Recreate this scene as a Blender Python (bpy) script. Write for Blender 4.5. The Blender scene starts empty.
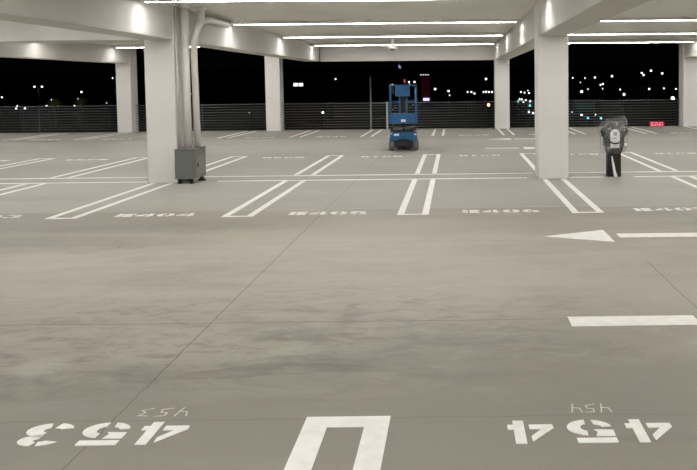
import bpy, bmesh, math, random
from mathutils import Matrix, Vector

random.seed(7)
scene = bpy.context.scene
COL = scene.collection
PI = math.pi

# ------------------------------------------------------------------ camera
F_PX, CX, CY = 750.0, 459.08, 120.9
YAW, PITCH, ROLL, EYE = 0.00529, 0.05209, -0.01041, 2.0326
M1 = Matrix(((math.cos(YAW), -math.sin(YAW), 0), (math.sin(YAW), math.cos(YAW), 0), (0, 0, 1)))
M2 = Matrix(((1, 0, 0), (0, math.cos(PITCH), -math.sin(PITCH)), (0, math.sin(PITCH), math.cos(PITCH))))
M3 = Matrix(((math.cos(ROLL), 0, math.sin(ROLL)), (0, 1, 0), (-math.sin(ROLL), 0, math.cos(ROLL))))
R = M3 @ M2 @ M1
cam = bpy.data.objects.new('camera', bpy.data.cameras.new('camera'))
COL.objects.link(cam)
cam.data.sensor_width = 36.0
cam.data.sensor_fit = 'HORIZONTAL'
cam.data.lens = F_PX * 36.0 / 697.0
cam.data.shift_x = (348.5 - CX) / 697.0
cam.data.shift_y = (CY - 235.0) / 697.0
cam.data.clip_end = 2000
right, fwd, up = R[0], R[1], R[2]
rot = Matrix((right, up, -fwd)).transposed()
cam.matrix_world = Matrix.Translation((0, 0, EYE)) @ rot.to_4x4()
scene.camera = cam

# ------------------------------------------------------------------ night sky and exposure
world = bpy.data.worlds.new('night_sky')
scene.world = world
world.use_nodes = True
bg = world.node_tree.nodes['Background']
bg.inputs[0].default_value = (0.10, 0.12, 0.16, 1)
bg.inputs[1].default_value = 0.004
scene.view_settings.view_transform = 'Standard'
scene.view_settings.look = 'None'
scene.view_settings.gamma = 1
scene.view_settings.use_curve_mapping = False
scene.view_settings.exposure = 0.0
TUBE_POWER = 69.0          # emission strength of the ceiling light tubes

# ------------------------------------------------------------------ materials
def new_mat(name):
    m = bpy.data.materials.new(name)
    m.use_nodes = True
    return m, m.node_tree, m.node_tree.nodes['Principled BSDF']

def N(nt, kind, **kw):
    n = nt.nodes.new(kind)
    for k, v in kw.items():
        setattr(n, k, v)
    return n

def mat(name, col, rough=0.6, metal=0.0, vary=0.06, scale=6.0, bump=0.0):
    m, nt, b = new_mat(name)
    tc = N(nt, 'ShaderNodeTexCoord')
    nz = N(nt, 'ShaderNodeTexNoise')
    nz.inputs['Scale'].default_value = scale
    nz.inputs['Detail'].default_value = 5
    nt.links.new(tc.outputs['Object'], nz.inputs['Vector'])
    rp = N(nt, 'ShaderNodeValToRGB')
    rp.color_ramp.elements[0].position = 0.3
    rp.color_ramp.elements[1].position = 0.7
    rp.color_ramp.elements[0].color = tuple(c * (1 - vary) for c in col) + (1,)
    rp.color_ramp.elements[1].color = tuple(min(1, c * (1 + vary)) for c in col) + (1,)
    nt.links.new(nz.outputs['Fac'], rp.inputs['Fac'])
    nt.links.new(rp.outputs['Color'], b.inputs['Base Color'])
    b.inputs['Roughness'].default_value = rough
    b.inputs['Metallic'].default_value = metal
    if bump:
        bp = N(nt, 'ShaderNodeBump')
        bp.inputs['Strength'].default_value = bump
        nt.links.new(nz.outputs['Fac'], bp.inputs['Height'])
        nt.links.new(bp.outputs['Normal'], b.inputs['Normal'])
    return m

def glow(name, col, strength, sample=False):
    m, nt, b = new_mat(name)
    b.inputs['Base Color'].default_value = (0.02, 0.02, 0.02, 1)
    b.inputs['Emission Color'].default_value = col + (1,)
    b.inputs['Emission Strength'].default_value = strength
    if not sample:
        m.cycles.emission_sampling = 'NONE'
    return m

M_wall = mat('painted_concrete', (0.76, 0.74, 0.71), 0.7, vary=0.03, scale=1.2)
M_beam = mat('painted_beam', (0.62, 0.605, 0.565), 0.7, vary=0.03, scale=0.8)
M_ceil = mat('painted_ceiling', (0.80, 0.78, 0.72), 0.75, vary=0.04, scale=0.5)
M_pipe = mat('painted_pipe', (0.82, 0.80, 0.76), 0.5, vary=0.03)
M_pipe_dark = mat('grey_conduit', (0.62, 0.61, 0.60), 0.5, vary=0.04)
M_paint = mat('white_road_paint', (0.88, 0.875, 0.84), 0.6, vary=0.07, scale=9)
M_paint_faint = mat('thin_road_paint', (0.62, 0.61, 0.56), 0.6, vary=0.12, scale=5)
M_chalk = mat('white_chalk', (0.66, 0.64, 0.57), 0.8, vary=0.15, scale=30)
M_fixture = mat('white_light_housing', (0.75, 0.75, 0.73), 0.4)
M_tube = glow('lit_tube', (1.0, 0.98, 0.95), TUBE_POWER, True)
M_rail = mat('galvanised_cable', (0.19, 0.19, 0.195), 0.5, 0.3)
M_post = mat('galvanised_post', (0.42, 0.43, 0.43), 0.5, 0.3)
M_cab = mat('grey_green_enamel', (0.15, 0.158, 0.15), 0.45, vary=0.05, scale=3)
M_cab_l = mat('grey_green_door_enamel', (0.20, 0.21, 0.195), 0.45, vary=0.05, scale=3)
M_black = mat('black_rubber', (0.02, 0.02, 0.02), 0.7)
M_blue = mat('blue_paint', (0.012, 0.10, 0.25), 0.4, vary=0.12, scale=8)
M_blue_d = mat('dark_blue_paint', (0.012, 0.07, 0.19), 0.5, vary=0.12, scale=8)
M_steel = mat('scissor_steel', (0.13, 0.13, 0.125), 0.5, 0.3)
M_steel_d = mat('dark_machinery', (0.03, 0.03, 0.033), 0.6, 0.2)
M_tyre = mat('grey_tyre', (0.16, 0.155, 0.145), 0.85, vary=0.1)
M_sticker = mat('white_sticker', (0.75, 0.77, 0.8), 0.5)
M_chg = mat('dark_grey_plastic', (0.04, 0.042, 0.044), 0.45, vary=0.1)
M_chg_post = mat('black_enamel', (0.006, 0.006, 0.007), 0.5)
M_chg_white = mat('white_plastic', (0.88, 0.88, 0.87), 0.4, vary=0.02)
M_logo = mat('logo_ink', (0.05, 0.06, 0.07), 0.5)
M_ground = mat('night_ground', (0.03, 0.032, 0.03), 0.9, scale=0.05)
M_lamp_w = glow('street_lamp_white', (0.93, 0.98, 1.0), 2.4)
M_lamp_o = glow('street_lamp_orange', (1.0, 0.55, 0.25), 5.0)
M_lamp_y = glow('street_lamp_warm', (1.0, 0.85, 0.62), 6.0)
M_lamp_t = glow('street_lamp_teal', (0.12, 0.85, 0.85), 2.2)
M_darkpole = mat('dark_lamp_post', (0.05, 0.05, 0.05), 0.7)
M_facade = mat('dark_facade', (0.03, 0.028, 0.03), 0.8)

# plastic film
M_film, nt, b = new_mat('clear_plastic_film')
b.inputs['Base Color'].default_value = (0.85, 0.85, 0.84, 1)
b.inputs['Roughness'].default_value = 0.25
tc = N(nt, 'ShaderNodeTexCoord'); nz = N(nt, 'ShaderNodeTexNoise')
nz.inputs['Scale'].default_value = 9; nz.inputs['Detail'].default_value = 6; nz.inputs['Distortion'].default_value = 1.5
nt.links.new(tc.outputs['Object'], nz.inputs['Vector'])
mr = N(nt, 'ShaderNodeMapRange')
mr.inputs['From Min'].default_value = 0.53; mr.inputs['From Max'].default_value = 0.76
mr.inputs['To Min'].default_value = 0.03; mr.inputs['To Max'].default_value = 0.45
nt.links.new(nz.outputs['Fac'], mr.inputs['Value'])
nt.links.new(mr.outputs['Result'], b.inputs['Alpha'])
bp = N(nt, 'ShaderNodeBump'); bp.inputs['Strength'].default_value = 0.6
nt.links.new(nz.outputs['Fac'], bp.inputs['Height']); nt.links.new(bp.outputs['Normal'], b.inputs['Normal'])

# concrete floor: world-sized noise, darker driving aisle, worn patches, saw cut joints
M_floor, nt, b = new_mat('worn_concrete_floor')
tc = N(nt, 'ShaderNodeTexCoord')
sep = N(nt, 'ShaderNodeSeparateXYZ')
nt.links.new(tc.outputs['Object'], sep.inputs[0])
XO, YO = sep.outputs['X'], sep.outputs['Y']

def link(a, s):
    if isinstance(a, (int, float)):
        s.default_value = a
    else:
        nt.links.new(a, s)

def mth(op, a, b_=0.0, c_=0.0, clamp=False):
    n = N(nt, 'ShaderNodeMath', operation=op, use_clamp=clamp)
    link(a, n.inputs[0]); link(b_, n.inputs[1])
    if op in ('MULTIPLY_ADD',):
        link(c_, n.inputs[2])
    return n.outputs[0]

def rng(v, a, b_, c_=0.0, d=1.0):
    n = N(nt, 'ShaderNodeMapRange', interpolation_type='SMOOTHSTEP')
    link(v, n.inputs['Value'])
    n.inputs['From Min'].default_value = a; n.inputs['From Max'].default_value = b_
    n.inputs['To Min'].default_value = c_; n.inputs['To Max'].default_value = d
    return n.outputs['Result']

def noise(scale, detail=4, sx=1.0, sy=1.0, off=0.0, dist=0.0, rough=0.55):
    mp = N(nt, 'ShaderNodeMapping')
    mp.inputs['Scale'].default_value = (sx, sy, 1)
    mp.inputs['Location'].default_value = (off, off * 0.7, off)
    nt.links.new(tc.outputs['Object'], mp.inputs['Vector'])
    n = N(nt, 'ShaderNodeTexNoise')
    n.inputs['Scale'].default_value = scale
    n.inputs['Detail'].default_value = detail
    n.inputs['Roughness'].default_value = rough
    n.inputs['Distortion'].default_value = dist
    nt.links.new(mp.outputs[0], n.inputs['Vector'])
    return n.outputs['Fac']

def ellipse(x, y, rx, ry, soft=0.5, wob=0.0):
    dx = mth('DIVIDE', mth('SUBTRACT', XO, x), rx)
    dy = mth('DIVIDE', mth('SUBTRACT', YO, y), ry)
    d = mth('ADD', mth('MULTIPLY', dx, dx), mth('MULTIPLY', dy, dy))
    if wob:
        d = mth('ADD', d, mth('MULTIPLY', mth('SUBTRACT', W1, 0.5), wob))
    return rng(d, 1 - soft, 1 + soft, 1.0, 0.0)

def mixc(fac, c1, c2):
    n = N(nt, 'ShaderNodeMix', data_type='RGBA')
    link(fac, n.inputs[0])
    for v, s in ((c1, n.inputs[6]), (c2, n.inputs[7])):
        if isinstance(v, tuple):
            s.default_value = v + (1,)
        else:
            nt.links.new(v, s)
    return n.outputs[2]

W1 = noise(2.2, 6, 0.6, 1.6, 3.0, 0.6, 0.65)
big = noise(0.22, 3, 0.5, 1.0, 11.0)
mid = noise(0.9, 5, 0.55, 1.5, 5.0, 0.4)
fine = noise(30, 3, 1, 1, 0.0)
stall = rng(YO, 12.0, 12.12)                 # the stall slab starts at the joint at 12 m
aisle_c = mixc(rng(big, 0.35, 0.65), (0.265, 0.243, 0.205), (0.385, 0.358, 0.303))
aisle_c = mixc(rng(mid, 0.42, 0.68, 0.0, 0.5), aisle_c, (0.45, 0.423, 0.36))
stall_c = mixc(rng(big, 0.35, 0.65), (0.31, 0.297, 0.263), (0.385, 0.37, 0.33))
stall_c = mixc(rng(mid, 0.40, 0.70, 0.0, 0.4), stall_c, (0.45, 0.433, 0.39))
base = mixc(stall, aisle_c, stall_c)
# far driving lane is a little darker again
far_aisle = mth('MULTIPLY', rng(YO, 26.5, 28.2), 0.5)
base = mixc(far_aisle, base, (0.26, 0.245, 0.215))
# streaky dark wear in the near aisle
streak = noise(1.6, 7, 0.55, 1.9, 21.0, 1.2, 0.68)
wear = mth('MULTIPLY', rng(streak, 0.47, 0.66), ellipse(-1.7, 5.55, 2.4, 0.85, 0.6))
base = mixc(mth('MULTIPLY', wear, 0.75), base, (0.175, 0.168, 0.145))
wear2 = mth('MULTIPLY', rng(streak, 0.50, 0.66), ellipse(-0.6, 6.6, 2.2, 0.9, 0.7))
base = mixc(mth('MULTIPLY', wear2, 0.4), base, (0.19, 0.182, 0.155))
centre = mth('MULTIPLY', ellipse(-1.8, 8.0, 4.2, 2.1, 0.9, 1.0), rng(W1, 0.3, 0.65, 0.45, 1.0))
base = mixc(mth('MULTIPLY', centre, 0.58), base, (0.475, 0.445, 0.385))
leftband = ellipse(-5.5, 11.2, 3.6, 0.85, 0.6, 0.8)
base = mixc(mth('MULTIPLY', leftband, 0.45), base, (0.235, 0.215, 0.185))
blot = noise(4.5, 8, 0.75, 1.3, 31.0, 0.8, 0.72)
wear3 = mth('MULTIPLY', rng(blot, 0.50, 0.62), ellipse(-1.5, 6.0, 3.2, 1.3, 0.8, 1.5))
base = mixc(mth('MULTIPLY', wear3, 0.42), base, (0.17, 0.165, 0.145))
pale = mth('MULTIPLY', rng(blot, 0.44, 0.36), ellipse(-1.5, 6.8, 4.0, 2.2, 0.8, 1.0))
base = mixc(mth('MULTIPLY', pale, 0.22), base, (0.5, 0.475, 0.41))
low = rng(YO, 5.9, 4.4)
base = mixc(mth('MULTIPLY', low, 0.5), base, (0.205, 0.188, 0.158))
# pale scuffs and repairs
for (x, y, rx, ry, f) in ((-3.02, 5.36, 0.20, 0.20, 0.5), (-1.25, 5.62, 0.20, 0.10, 0.3), (-2.45, 6.1, 0.3, 0.1, 0.25),
                          (-0.6, 9.6, 1.6, 0.35, 0.30), (-4.2, 8.7, 1.2, 0.8, 0.35), (1.2, 8.2, 0.9, 0.7, 0.18),
                          (-6.3, 12.9, 2.4, 0.5, 0.3), (2.6, 13.5, 0.5, 1.6, 0.22)):
    e = mth('MULTIPLY', ellipse(x, y, rx, ry, 0.8, 2.0), rng(W1, 0.38, 0.6, 0.3, 1.0))
    base = mixc(mth('MULTIPLY', e, f), base, (0.47, 0.445, 0.385))
# dark marks
for (x, y, rx, ry, f) in ((-2.25, 5.55, 0.17, 0.045, 0.55), (-1.62, 5.85, 0.12, 0.06, 0.3), (-4.9, 15.75, 0.45, 0.10, 0.6),
                          (1.2, 4.15, 0.35, 0.05, 0.35), (-3.9, 10.6, 1.8, 0.4, 0.35), (-1.6, 22.6, 1.2, 0.5, 0.35),
                          (-5.5, 9.5, 2.0, 0.5, 0.3), (-7.2, 13.5, 1.2, 0.3, 0.2),
                          (-2.7, 5.0, 0.8, 0.28, 0.32), (-2.2, 5.2, 0.35, 0.15, 0.25), (-1.0, 5.35, 0.7, 0.18, 0.35), (-1.25, 5.95, 0.55, 0.12, 0.3), (-0.95, 6.45, 0.10, 0.35, 0.35),
                          (-3.4, 4.9, 0.5, 0.3, 0.2), (-3.0, 4.2, 0.9, 0.25, 0.2), (0.1, 5.9, 0.5, 0.2, 0.2)):
    e = mth('MULTIPLY', mth('MULTIPLY', ellipse(x, y, rx, ry, 0.7, 2.2), f), rng(blot, 0.40, 0.58, 0.45, 1.0))
    base = mixc(e, base, (0.15, 0.143, 0.125))
# small black specks
vor = N(nt, 'ShaderNodeTexVoronoi'); vor.inputs['Scale'].default_value = 0.8
nt.links.new(tc.outputs['Object'], vor.inputs['Vector'])
base = mixc(mth('MULTIPLY', rng(vor.outputs['Distance'], 0.028, 0.015), 0.8), base, (0.06, 0.055, 0.05))
# joints
def joint(v, pos, w, f, col=(0.12, 0.108, 0.09)):
    global base
    d = mth('ABSOLUTE', mth('SUBTRACT', v, pos))
    base = mixc(mth('MULTIPLY', rng(d, w, w * 0.4), f), base, col)
wobx = mth('ADD', XO, mth('MULTIPLY', mth('SUBTRACT', W1, 0.5), 0.05))
woby = mth('ADD', YO, mth('MULTIPLY', mth('SUBTRACT', W1, 0.5), 0.06))
joint(mth('ADD', wobx, mth('MULTIPLY', mth('GREATER_THAN', mth('ABSOLUTE', mth('SUBTRACT', YO, 7.4)), 0.9), 50)), 2.135, 0.0075, 0.8)
for p, f in ((-2.1, 0.8), (-6.35, 0.7), (-10.6, 0.6), (6.4, 0.6)):
    joint(wobx, p, 0.0075, f)
for p, f in ((6.31, 0.75), (4.46, 0.35), (9.5, 0.4), (8.0, 0.15)):
    joint(woby, p, 0.010, f)
joint(woby, 12.05, 0.07, 0.45, (0.45, 0.43, 0.38))
joint(woby, 15.9, 0.05, 0.3, (0.24, 0.23, 0.2))
base = mixc(rng(fine, 0.35, 0.7, 0.0, 0.12), base, (0.2, 0.19, 0.16))
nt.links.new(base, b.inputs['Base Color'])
nt.links.new(rng(mid, 0.35, 0.7, 0.50, 0.66), b.inputs['Roughness'])
b.inputs['Specular IOR Level'].default_value = 0.4

# ------------------------------------------------------------------ helpers
def mesh_obj(name, bm, material, parent=None, smooth=False):
    me = bpy.data.meshes.new(name)
    bm.normal_update()
    bm.to_mesh(me); bm.free()
    if smooth:
        for p in me.polygons:
            p.use_smooth = True
    me.materials.append(material)
    o = bpy.data.objects.new(name, me)
    COL.objects.link(o)
    if parent is not None:
        o.parent = parent
    return o

def box(bm, x0, x1, y0, y1, z0, z1, bev=0.0):
    r = bmesh.ops.create_cube(bm, size=1.0)
    vs = r['verts']
    for v in vs:
        v.co = Vector(((x0 + x1) / 2 + v.co.x * (x1 - x0), (y0 + y1) / 2 + v.co.y * (y1 - y0), (z0 + z1) / 2 + v.co.z * (z1 - z0)))
    if bev:
        es = list({e for v in vs for e in v.link_edges})
        bmesh.ops.bevel(bm, geom=es, offset=bev, segments=2, profile=0.5, affect='EDGES')
    return bm

def prism(bm, pts, z0, z1):
    lo = [bm.verts.new((x, y, z0)) for x, y in pts]
    hi = [bm.verts.new((x, y, z1)) for x, y in pts]
    n = len(pts)
    bm.faces.new(list(reversed(lo))); bm.faces.new(hi)
    for i in range(n):
        bm.faces.new((lo[i], lo[(i + 1) % n], hi[(i + 1) % n], hi[i]))
    return bm

def tube(bm, pts, r, seg=14):
    pts = [Vector(p) for p in pts]
    rings = []
    for i, p in enumerate(pts):
        d = (pts[min(i + 1, len(pts) - 1)] - pts[max(i - 1, 0)]).normalized()
        a = d.cross(Vector((0, 0, 1)))
        if a.length < 0.05:
            a = Vector((1, 0, 0)) - d * d.x
        a.normalize(); c = a.cross(d).normalized()
        rr = r[i] if isinstance(r, (list, tuple)) else r
        rings.append([bm.verts.new(p + (a * math.cos(t) + c * math.sin(t)) * rr)
                      for t in [2 * PI * k / seg for k in range(seg)]])
    for i in range(len(rings) - 1):
        if i and (Vector(rings[i][0].co) - Vector(rings[i + 1][0].co)).length > 1e9:
            pass
        for k in range(seg):
            bm.faces.new((rings[i][k], rings[i][(k + 1) % seg], rings[i + 1][(k + 1) % seg], rings[i + 1][k]))
    bm.faces.new(list(reversed(rings[0]))); bm.faces.new(rings[-1])
    bmesh.ops.recalc_face_normals(bm, faces=bm.faces)
    return bm

def lathe(bm, prof, cx=0, cy=0, seg=24):
    rings = [[bm.verts.new((cx + r * math.cos(2 * PI * k / seg), cy + r * math.sin(2 * PI * k / seg), z)) for k in range(seg)] for r, z in prof]
    for i in range(len(rings) - 1):
        for k in range(seg):
            bm.faces.new((rings[i][k], rings[i][(k + 1) % seg], rings[i + 1][(k + 1) % seg], rings[i + 1][k]))
    bm.faces.new(list(reversed(rings[0]))); bm.faces.new(rings[-1])
    bmesh.ops.recalc_face_normals(bm, faces=bm.faces)
    return bm

def B(*a, **k):
    return box(bmesh.new(), *a, **k)

def tag(o, label=None, cat=None, group=None, kind=None):
    if label: o['label'] = label
    if cat: o['category'] = cat
    if group: o['group'] = group
    if kind: o['kind'] = kind
    return o

def empty(name, loc, label, cat, group=None):
    o = bpy.data.objects.new(name, None)
    o.empty_display_size = 0.1
    o.location = loc
    COL.objects.link(o)
    return tag(o, label, cat, group)

def copy_tree(o, parent=None):
    c = o.copy(); COL.objects.link(c)
    if parent is not None:
        c.parent = parent
    for ch in [q for q in bpy.data.objects if q.parent is o]:
        copy_tree(ch, c)
    return c

# ------------------------------------------------------------------ the setting
SOFFIT, SLAB, TUBE_Z = 2.964, 3.66, 3.546
COLX = {'far_left': -14.165, 'left': -6.065, 'right': 2.035, 'far_right': 10.135}
Y1, Y2 = 15.4886, 32.177
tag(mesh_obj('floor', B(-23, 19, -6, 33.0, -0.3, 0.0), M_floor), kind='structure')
tag(mesh_obj('ceiling', B(-23, 19, -6, 33.0, SLAB, SLAB + 0.2), M_ceil), kind='structure')

def beam(x0, x1, y0, y1, label, name='ceiling_beam'):
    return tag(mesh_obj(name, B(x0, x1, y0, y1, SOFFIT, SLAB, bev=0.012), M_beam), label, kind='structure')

HB = 0.295
for key, x in COLX.items():
    words = {'far_left': 'the outer left', 'left': 'the pillar with the pipes', 'right': 'the near right pillar', 'far_right': 'the outer right'}[key]
    if key in ('left', 'right', 'far_left'):
        beam(x - HB, x + HB, -6, Y1, 'deep white concrete ceiling beam running over the floor towards %s' % words)
        beam(x - HB, x + HB, Y1 + 0.70, Y2, 'deep white concrete ceiling beam running back from %s' % words)
    else:
        beam(x - HB, x + HB, -6, Y2, 'deep white concrete ceiling beam along the outer right bay')
beam(-14.165 + 0.315, -6.065 - 0.315, Y1 + 0.08, Y1 + 0.95, 'white concrete cross beam left of the pillar with the pipes')
edges = [-23, -14.165 - 0.315, -14.165 + 0.315, -8.115, -7.485, 2.035 - 0.315, 2.035 + 0.315, 10.135 - 0.315, 10.135 + 0.315, 19]
beam(-6.065 + HB, 2.035 - 0.315, Y2 + 0.12, Y2 + 0.55, 'white concrete edge beam above the railing')

def column(x, y, label, group=None):
    o = mesh_obj('concrete_column', B(-0.314, 0.314, 0, 0.70, 0, SLAB, bev=0.02), M_wall)
    o.location = (x, y, 0)
    return tag(o, label, 'column', group)

column(-6.065, Y1, 'square white concrete column with pipes and a grey cabinet at its right side')
column(2.035, Y1, 'near square white concrete column standing right of the blue lift, left of the wrapped charger')
column(-14.165, Y1, 'white square concrete column beyond the left edge of the floor markings')
column(-14.165, Y2, 'white column at the railing, furthest left of the four by the railing')
column(-7.80, Y2, 'white column at the railing between the pillar with the pipes and the blue lift')
column(2.035, Y2, 'white column at the railing just left of the near right pillar')
column(10.135, Y2, 'white column at the railing by the right edge of the picture')

# night land outside: low ground that climbs to a hillside
def land(y):
    t = min(max((y - 250) / 350.0, 0), 1)
    return -12 + 26 * t * t * (3 - 2 * t)
bm = bmesh.new()
xs = [-500 + 50 * i for i in range(21)]
ys = [35, 60, 100, 150, 200, 250, 275, 300, 325, 350, 375, 400, 425, 450, 500, 550, 600, 800]
grid = [[bm.verts.new((x, y, land(y))) for x in xs] for y in ys]
for i in range(len(ys) - 1):
    for j in range(len(xs) - 1):
        bm.faces.new((grid[i][j], grid[i][j + 1], grid[i + 1][j + 1], grid[i + 1][j]))
tag(mesh_obj('ground', bm, M_ground), kind='structure')

# ------------------------------------------------------------------ ceiling lights
def make_light():
    root = empty('ceiling_light', (0, 0, TUBE_Z), 'x', 'light')
    bm = bmesh.new()
    box(bm, -3.68, 3.68, -0.055, 0.055, 0.030, 0.075)
    box(bm, -3.68, 3.68, -0.055, -0.038, 0.004, 0.030)
    box(bm, -3.68, 3.68, 0.038, 0.055, 0.004, 0.030)
    for s in (-1, 1):
        box(bm, s * 3.635 - 0.02, s * 3.635 + 0.02, -0.055, 0.055, -0.002, 0.04)  # end caps added to block light from the tube ends
    for x in (-3.5, -1.9, -0.15, 0.15, 1.9, 3.5):
        box(bm, x - 0.015, x + 0.015, -0.012, 0.012, 0.07, SLAB - TUBE_Z)
    mesh_obj('housing', bm, M_fixture, root)
    for s in (-1, 1):
        mesh_obj('light_tube', B(s * 1.815 - 1.79, s * 1.815 + 1.79, -0.033, 0.033, 0.0, 0.030, bev=0.008), M_tube, root)
    return root

ROWS = [13.85, 19.35, 24.95, 30.55, 8.25, 2.7, -2.85]  # rows after the fourth continue the pattern out of view, added for their light
BAYS = [(-2.02, 'middle bay'), (6.09, 'right bay'), (-10.06, 'left bay'), (-18.3, 'unseen outer left bay'), (14.2, 'unseen outer right bay')]  # the outer bays are unseen and hold more lamps for the lighting
RN = ['nearest visible row', 'second visible row', 'third visible row', 'last, by the edge beam,']
proto = make_light(); first = True
for bx, bn in BAYS:
    for ri, ry in enumerate(ROWS):
        if abs(bx) > 11 and ry < 0: continue
        o = proto if first else copy_tree(proto)
        first = False
        o.location = (bx, ry, TUBE_Z)
        if ri < 4:
            o['label'] = 'thin white ceiling light, %s, %s' % (bn, RN[ri])
        else:
            o['label'] = 'thin white ceiling light, %s, unseen overhead row above %s' % (
                bn, {8.25: 'the turn arrow', 2.7: 'the camera', -2.85: 'the back'}[ry])
        o['group'] = 'linear ceiling lights'

# dome camera on a pendant stem
dc = empty('dome_camera', (-2.115, 25.75, SLAB), 'small white dome camera hanging on a stem from the ceiling above the blue lift', 'camera')
mesh_obj('stem', lathe(bmesh.new(), [(0.08, 0.0), (0.08, -0.03), (0.04, -0.04), (0.045, -0.35), (0.065, -0.40)], seg=16), M_fixture, dc, True)
mesh_obj('housing', lathe(bmesh.new(), [(0.05, -0.34), (0.10, -0.365), (0.155, -0.42), (0.165, -0.49), (0.10, -0.495)]), M_fixture, dc, True)
mesh_obj('dome', lathe(bmesh.new(), [(0.08, -0.495), (0.07, -0.52), (0.04, -0.535), (0.01, -0.54)]), M_black, dc, True)

# ------------------------------------------------------------------ railing of horizontal cables
spans = [(-23, -14.48, 'left of the outermost column'), (-13.85, -8.115, 'behind the pillar with the pipes'),
         (-7.485, 1.72, 'behind the blue lift'), (2.35, 9.82, 'behind the wrapped charger'), (10.45, 19, 'at the right edge')]
for x0, x1, w in spans:
    r = empty('cable_railing', ((x0 + x1) / 2, 32.62, 0), 'grey railing of thin horizontal cables %s' % w, 'railing', 'cable railings at the far edge')
    for k in range(10):
        z = 1.15 - 0.114 * k
        mesh_obj('cable', tube(bmesh.new(), [(x0 - (x0 + x1) / 2, 0, z), (x1 - (x0 + x1) / 2, 0, z)], 0.0125 if k else 0.016, 8), M_rail, r, True)
    if w == 'behind the blue lift':
        mesh_obj('post', B(-2.99 + 2.8825, -2.90 + 2.8825, -0.10, -0.02, 0, 1.2, bev=0.01), M_post, r)
    else:
        mesh_obj('post', B(-0.02, 0.02, 0.015, 0.05, 0, 1.17, bev=0.005), M_darkpole, r)

# ------------------------------------------------------------------ painted floor markings
PZ = 0.004
X0 = -0.6654
def bay_x(k): return k * 2.7 + X0
def u_mark(k, y0, y1, close, label, group, gap=None, w=0.105, bar=0.085):
    """two parallel lines joined by a bar at one end"""
    bm = bmesh.new()
    h = 0.243
    pieces = []
    if close == 'near':
        ring = [(-h, y0), (h, y0), (h, y1), (h - w, y1), (h - w, y0 + bar), (-h + w, y0 + bar), (-h + w, y1), (-h, y1)]
        pieces = [ring]
    elif close == 'far':
        ring = [(-h, y0), (-h + w, y0), (-h + w, y1 - bar), (h - w, y1 - bar), (h - w, y0), (h, y0), (h, y1), (-h, y1)]
        pieces = [ring]
    else:
        pieces = [[(-h, y0), (-h + w, y0), (-h + w, y1), (-h, y1)], [(h - w, y0), (h, y0), (h, y1), (h - w, y1)]]
    for pc in pieces:
        prism(bm, pc, 0.0, PZ)
    bmesh.ops.recalc_face_normals(bm, faces=bm.faces)
    o = mesh_obj('stall_marking', bm, M_paint)
    o.location = (bay_x(k), 0, 0)
    return tag(o, label, 'floor marking', group)

def stall_word(n): return 'E%d and E%d' % (n, n + 1)
for k in range(-4, 4):
    u_mark(k, 11.42, 15.60, 'near', 'white double line between stall numbers %s, closed nearest the camera' % stall_word(405 + k), 'near double stall lines')
    u_mark(k, 16.60, 21.03, 'far', 'white double line beyond the long lines, straight behind %s' % stall_word(405 + k), 'middle double stall lines')
for k in range(-7, 5):
    w = 'white double line near the railing'
    d = {-7: 'furthest left', -6: 'second from the left', -5: 'left of the column by the left edge', -4: 'behind the pillar with the pipes',
         -3: 'just left of the railing column left of the lift', -2: 'just right of the railing column left of the lift', -1: 'left of the blue lift',
         0: 'right of the blue lift', 1: 'at the railing column beside the near right pillar', 2: 'between near right pillar and charger',
         3: 'right of the wrapped charger', 4: 'at the right edge'}[k]
    u_mark(k, 28.27, 32.3, 'open', '%s, %s' % (w, d), 'far double stall lines', w=0.10)
o = mesh_obj('stall_marking', prism(bmesh.new(), [(-0.256, 4.475), (-0.256, 1.0), (-0.111, 1.0), (-0.111, 4.335), (0.108, 4.335), (0.108, 1.0), (0.253, 1.0), (0.253, 4.475)][::-1], 0, PZ), M_paint)
o.location = (bay_x(0), 0, 0)
tag(o, 'large white double line between the numbers 453 and 454 in the foreground', 'floor marking')

def strip(name, x0, x1, y0, y1, label, m=M_paint):
    return tag(mesh_obj(name, B(x0, x1, y0, y1, 0, PZ), m), label, 'floor marking')
for (x0, x1, w) in ((-20, -6.40, 'left of the pillar with the pipes'), (-5.0, 1.50, 'between the two near pillars'),
                    (2.40, 3.10, 'between near right pillar and charger'), (3.75, 12.5, 'right of the wrapped charger')):
    strip('long_line', x0, x1, 15.62, 15.73, 'long thin white floor line, nearer of the pair, %s' % w)
for (x0, x1, w) in ((-20, -6.40, 'left of the pillar with the pipes'), (-5.72, 1.70, 'between the two near pillars'), (2.37, 12.5, 'right of the near right pillar')):
    strip('long_line', x0, x1, 16.42, 16.53, 'long thin white floor line, farther of the pair, %s' % w)

def arrow_head(xt, xb, yc, hw, label):
    pts = [(xt, yc), (xb, yc + hw), (xb, yc - hw)]
    if xt < xb: pts = pts[::-1]
    bm = prism(bmesh.new(), pts, 0, PZ)
    bmesh.ops.recalc_face_normals(bm, faces=bm.faces)
    return bm
def arrow(xt, xb, s0, s1, yc, hw, sw, label):
    root = empty('lane_arrow', ((xb + s0) / 2, yc, 0), label, 'floor marking')
    ox = (xb + s0) / 2
    mesh_obj('arrow_head', arrow_head(xt - ox, xb - ox, 0, hw, ''), M_paint, root)
    mesh_obj('arrow_shaft', B(min(s0, s1) - ox, max(s0, s1) - ox, -sw, sw, 0, PZ), M_paint, root)
    return root
arrow(1.145, 1.995, 2.115, 3.2, 9.71, 0.385, 0.125, 'white arrow on the floor pointing left, right of centre in the near aisle')
arrow(2.95, 2.15, 2.03, 0.95, 6.23, 0.385, 0.125, 'white arrow shaft on the right of the near aisle, nearest of the floor arrows')
arrow(1.075, 1.97, 2.07, 3.15, 26.33, 0.385, 0.11, 'white arrow pointing left in the far aisle, nearer the railing')
arrow(2.95, 2.08, 1.93, 0.90, 22.73, 0.385, 0.11, 'white arrow pointing right in the far aisle behind the near right pillar')

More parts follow.
